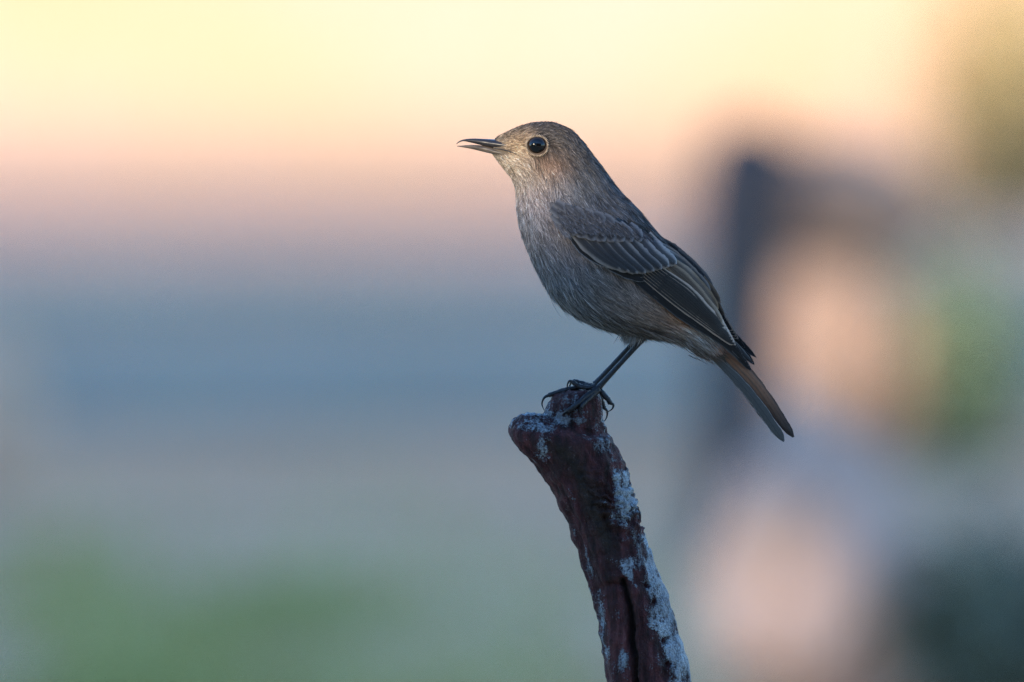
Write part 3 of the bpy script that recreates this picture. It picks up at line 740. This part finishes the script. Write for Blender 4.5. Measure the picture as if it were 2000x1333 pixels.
def over_wing(poly, n, L, lay, seed, colr, dirv):
    r_ = np.random.default_rng(seed); px = r_.uniform(min(p[0] for p in poly), max(p[0] for p in poly), n * 3); py = r_.uniform(min(p[1] for p in poly), max(p[1] for p in poly), n * 3)
    k_ = in_poly(px, py, poly); px, py = px[k_][:n], py[k_][:n]; m = len(px)
    an = math.atan2(dirv[1], dirv[0]) + r_.normal(0, .16, m); l_ = L * r_.uniform(.6, 1.25, m); roll = r_.normal(0, .5, m); hl = r_.exponential(.8, m); V = np.zeros((m, 8, 3))
    for j, (s_, wk) in enumerate(zip((0, .35, .7, 1.), (.8, 1, .75, .1))):
        x = px + np.cos(an) * l_ * s_; y = py + np.sin(an) * l_ * s_
        d = np.array([wing_d(a, c_) for a, c_ in zip(x, y)]) - lay - .5 - hl * (.3 + .8 * s_)
        for e in (0, 1):
            sd = (2 * e - 1) * .75 * wk
            V[:, 2 * j + e] = np.stack([x - np.sin(an) * sd * np.cos(roll), y + np.cos(an) * sd * np.cos(roll), d + sd * np.sin(roll)], 1)
    c_ = np.asarray(colr)[None] * np.exp(r_.normal(0, .35, m))[:, None]; i = np.arange(m)[:, None] * 8
    F_ = np.vstack([i + np.array([[0, 1, 3, 2]]), i + np.array([[2, 3, 5, 4]]), i + np.array([[4, 5, 7, 6]])])
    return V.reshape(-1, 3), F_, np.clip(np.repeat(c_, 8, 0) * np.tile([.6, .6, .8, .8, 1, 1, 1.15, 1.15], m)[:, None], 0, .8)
SH = [(1086, 400), (1100, 390), (1140, 398), (1190, 420), (1250, 440), (1284, 462), (1250, 456), (1200, 446), (1150, 444), (1112, 440), (1092, 424)]
for sg in (-1, 1):
    V, F_, C_ = over_wing(SH, 2000, 11, 24.5, 31, (.105, .106, .118), (.72, .69)); V[:, 2] *= -sg; parts.append((V, F_, C_))
    V, F_, C_ = over_wing([(1225, 420), (1262, 440), (1292, 468), (1312, 490), (1290, 482), (1255, 462), (1225, 440)], 1200, 24, 12, 33, (.078, .075, .075), (.70, .72)); V[:, 2] *= -sg; parts.append((V, F_, C_))
for sg in (-1, 1):                        # breast feathers lap over the bend of the wing
    V, F_, C_ = over_wing([(1072, 388), (1096, 386), (1104, 396), (1096, 412), (1100, 432), (1110, 446), (1096, 442), (1080, 424)], 1500, 15, 19, 35, (.19, .18, .185), (.55, .83)); V[:, 2] *= -sg; parts.append((V, F_, C_))
Vs, Fs, Cs, o = [], [], [], 0
for V, F_, C_ in parts:
    Vs.append(V); Fs.append(F_ + o); Cs.append(C_); o += len(V)
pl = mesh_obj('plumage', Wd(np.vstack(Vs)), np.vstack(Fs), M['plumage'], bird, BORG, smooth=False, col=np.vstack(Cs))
pl['kind'] = 'stuff'
def lerp(a, b_, t): return (a[0] + (b_[0] - a[0]) * t, a[1] + (b_[1] - a[1]) * t)

def wing(sgn):
    off = (0, 0) if sgn < 0 else (6, -9)
    sh = lambda pts: [(x + off[0] * max(0, (x - 1250) / 200), y + off[1] * max(0, (x - 1250) / 200)) for x, y in pts]
    # a thin skin-and-bone pad the feathers lie on
    V, F_ = [], []
    n1, n2 = 26, 10
    for i in range(n1):
        t = i / (n1 - 1) * .80
        a = cr(np.array(WING_V, float), np.array([t]))[0]; b_ = cr(np.array(WING_D, float), np.array([t]))[0]
        for j in range(n2):
            f = .08 + .84 * j / (n2 - 1); x, y = lerp(a, b_, f); d = wing_d(x, y) - .2; V.append((x, y, d if sgn < 0 else -d))
    F_ = [(i * n2 + j, i * n2 + j + 1, (i + 1) * n2 + j + 1, (i + 1) * n2 + j) for i in range(n1 - 1) for j in range(n2 - 1)]
    w = mesh_obj('wing', Wd(np.array(V)), F_, M['skin'], bird, BORG)
    # primaries: long dark, lowest layer, tips past the tail base
    tips = [(1467, 723), (1462, 714), (1456, 706), (1470, 709), (1449, 690), (1438, 676)]
    for i, tp in enumerate(tips):
        b0 = lerp((1206, 512), (1262, 534), i / 5)
        m1 = lerp((1322, 603), (1338, 592), i / 5); m2 = lerp((1418, 668), (1400, 636), i / 5)
        feather('primary_feather', sh([b0, m1, m2, tp]), 9.5 - i * .3, M['primary'], w, .4 + i * .35, sgn, .42, 20, 5, fray=.3, camber=.8)
    # secondaries: stacked parallel pale-edged
    for i in range(8):
        f = i / 7
        b0 = lerp((1236, 520), (1275, 505), f); m1 = lerp((1318, 584), (1340, 558), f); m2 = lerp((1385, 634), (1382, 604), f); tp = lerp((1436, 672), (1412, 634), f)
        feather('secondary_feather', sh([b0, m1, m2, tp]), 8.5, M['flight'], w, 2.6 + i * .75, sgn, .14, 18, 7, fray=.3, camber=1.0, asym=-.15)
    # tertials: broad brown, over the secondaries, along the back
    for i, (b0, m1, tp, hw) in enumerate([((1280, 490), (1346, 548), (1412, 632), 11), ((1285, 482), (1352, 540), (1402, 602), 11), ((1288, 474), (1345, 522), (1388, 572), 10), ((1282, 466), (1322, 498), (1352, 529), 8)]):
        feather('tertial_feather', sh([b0, m1, tp]), hw, M['tertial'] if i < 2 else M['greater'], w, 9 + i * 1.0, sgn, .25, 16, 7, fray=.4)
    # primary coverts and alula: dark slips along the lower edge
    for i, (b0, m1, tp) in enumerate([((1150, 486), (1205, 520), (1257, 541)), ((1160, 484), (1212, 515), (1258, 532))]):
        feather('primary_covert', [b0, m1, tp], 7, M['alula'], w, 4.5 + i, sgn, .3, 14, 5)
    feather('alula_feather', [(1104, 444), (1150, 488), (1203, 514)], 9.5, M['alula'], w, 7.5, sgn, .35, 16, 7, fray=.2)
    # greater coverts: a fan of broad soft feathers
    n_ = 8
    for i in range(n_):
        f = i / (n_ - 1)
        b0 = lerp((1112, 438), (1264, 452), f); tp = cr(np.array([(1212, 516), (1250, 526), (1286, 519), (1320, 510)], float), np.array([f]))[0]
        m1 = ((b0[0] + tp[0]) / 2 - 2, (b0[1] + tp[1]) / 2 + 5)
        feather('greater_covert', [b0, m1, tuple(tp)], 12.5, M['greater'], w, 12 - .0 + i * .8, sgn, .3, 16, 9, fray=.7, camber=4.0, base=.6)
    # median coverts: a row of rounded scales
    for i in range(8):
        f = i / 7
        b0 = lerp((1094, 414), (1226, 432), f); tp = cr(np.array([(1124, 450), (1168, 461), (1212, 462), (1252, 464)], float), np.array([f]))[0]
        feather('median_covert', [b0, lerp(b0, tp, .5), tuple(tp)], 13, M['median'], w, 18.5 + i * .5, sgn, .45, 12, 9, fray=.8, camber=2.5, base=.7)
    # lesser coverts: small soft scales over the shoulder
    k_ = 0
    for rw, (ca, cb, nn) in enumerate([((1090, 420), (1226, 448), 9), ((1088, 408), (1205, 436), 8), ((1096, 399), (1190, 424), 6)]):
        for i in range(nn):
            c0 = lerp(ca, cb, i / (nn - 1)); hsh = math.sin(k_ * 7.7) * 2
            feather('lesser_covert', [(c0[0] - 12, c0[1] - 10), (c0[0] - 1, c0[1] - 2 + hsh), (c0[0] + 9, c0[1] + 9 + hsh)], 9.5, M['covert'], w, 21 + rw * 1.4 + (k_ % 2) * .5, sgn, .5, 9, 7, fray=.9, camber=2, base=.8); k_ += 1
    return w
wing(-1); wing(1)

# tail ---------------------------------------------------------------
tail = mesh_obj('tail', *(lambda r: (Wd(r[0]), r[1]))(tube([(1375, 662, 0), (1398, 684, 0), (1418, 706, 0)], [16, 13, 6], 8, 12)), M['skin'], bird, BORG)
TF = [  # base, mid, tip, half width, depth
    ((1390, 693), (1462, 766), (1531, 861), 10, -12, 'tail_under'), ((1392, 690), (1460, 762), (1526, 856), 9, -8, 'tail_under'),
    ((1394, 674), (1470, 747), (1550, 853), 9, -9, 'tail'), ((1394, 668), (1474, 742), (1546, 846), 7, -12, 'tail'),
    ((1398, 664), (1472, 738), (1538, 832), 7, 0, 'tail'), ((1400, 664), (1474, 740), (1543, 842), 7, 6, 'tail'), ((1392, 690), (1452, 760), (1520, 850), 8, 8, 'tail_under'), ((1394, 676), (1470, 746), (1545, 850), 7, 11, 'tail')]
for b0, m1, tp, hw, d0, mt in TF:
    feather('tail_feather', [b0, m1, tp], hw, M[mt], tail, 0, -1, .16, 20, 7, depth=lambda u, c_, d0=d0: d0 * (.5 + .9 * u), fray=.6, camber=1.2, base=.55)

# legs and feet --------------------------------------------------------
def leg(top, ankle, d0, toes):
    dm = d0
    path = [(top[0] + 16, top[1] - 18, d0 * 1.1), (top[0], top[1], d0), lerp(top, ankle, .5) + (d0,), lerp(top, ankle, .9) + (d0,), (ankle[0], ankle[1], d0)]
    V, F_ = tube(path, [6.5, 5.6, 4.9, 5.6, 6.6], 34, 14, .03)
    lg = mesh_obj('leg', Wd(V), F_, M['leg'], bird, BORG)
    for pts, claw, r0 in toes:
        pp = []
        for x, y, d in pts:
            pf = perch_front(x, y)
            if pf is not None and d < 8: d = min(d, pf - r0 * .75) if d > -20 else pf - r0 * .75
            pp.append((x, y, d))
        nseg = 22; V, F_ = tube(pp, [r0 * 1.1, r0, r0 * .95, r0 * .9][:len(pp)] if len(pp) <= 4 else np.linspace(r0 * 1.1, r0 * .85, len(pp)), nseg, 12, .2)
        to = mesh_obj('toe', Wd(V), F_, M['leg'], lg, BORG)
        cc = [pp[-1]] + [(x, y, ((perch_front(x, y) - 2) if (d < 8 and perch_front(x, y) is not None) else d)) for x, y, d in claw]
        V, F_ = tube(cc, np.linspace(3.4, .5, len(cc)), 16, 8)
        mesh_obj('claw', Wd(V), F_, M['claw'], lg, BORG)
    return lg
leg((1255, 662), (1170, 755), -13, [
    ([(1168, 757, -15), (1148, 770, -30), (1126, 787, -46), (1107, 800, -55)], [(1101, 804, -57), (1097, 810, -55)], 5.6),
    ([(1170, 760, -15), (1154, 773, -34), (1140, 785, -48), (1134, 793, -54)], [(1132, 799, -56), (1138, 807, -52)], 5.2),
    ([(1164, 754, -12), (1146, 757, -12), (1128, 752, -10), (1119, 746, -8)], [(1112, 744, -8), (1108, 752, -8), (1109, 762, -8)], 4.8),
    ([(1170, 760, -10), (1180, 771, -12), (1188, 780, -12), (1192, 787, -10)], [(1198, 790, -10), (1195, 799, -9), (1183, 806, -8)], 5.2)])
leg((1244, 664), (1162, 752), 13, [
    ([(1156, 755, 13), (1135, 757, 12), (1108, 762, 10), (1072, 773, 9)], [(1063, 778, 9), (1058.5, 790, 9), (1063, 803, 9)], 5.0),
    ([(1158, 756, 13), (1140, 752, 20), (1126, 748, 24), (1121, 747, 26)], [(1116, 749, 26), (1113, 757, 26), (1116, 764, 26)], 4.6),
    ([(1160, 757, 14), (1172, 775, 26), (1178, 792, 30), (1180, 800, 30)], [(1186, 806, 30), (1185, 818, 30), (1178, 830, 28)], 4.8)])
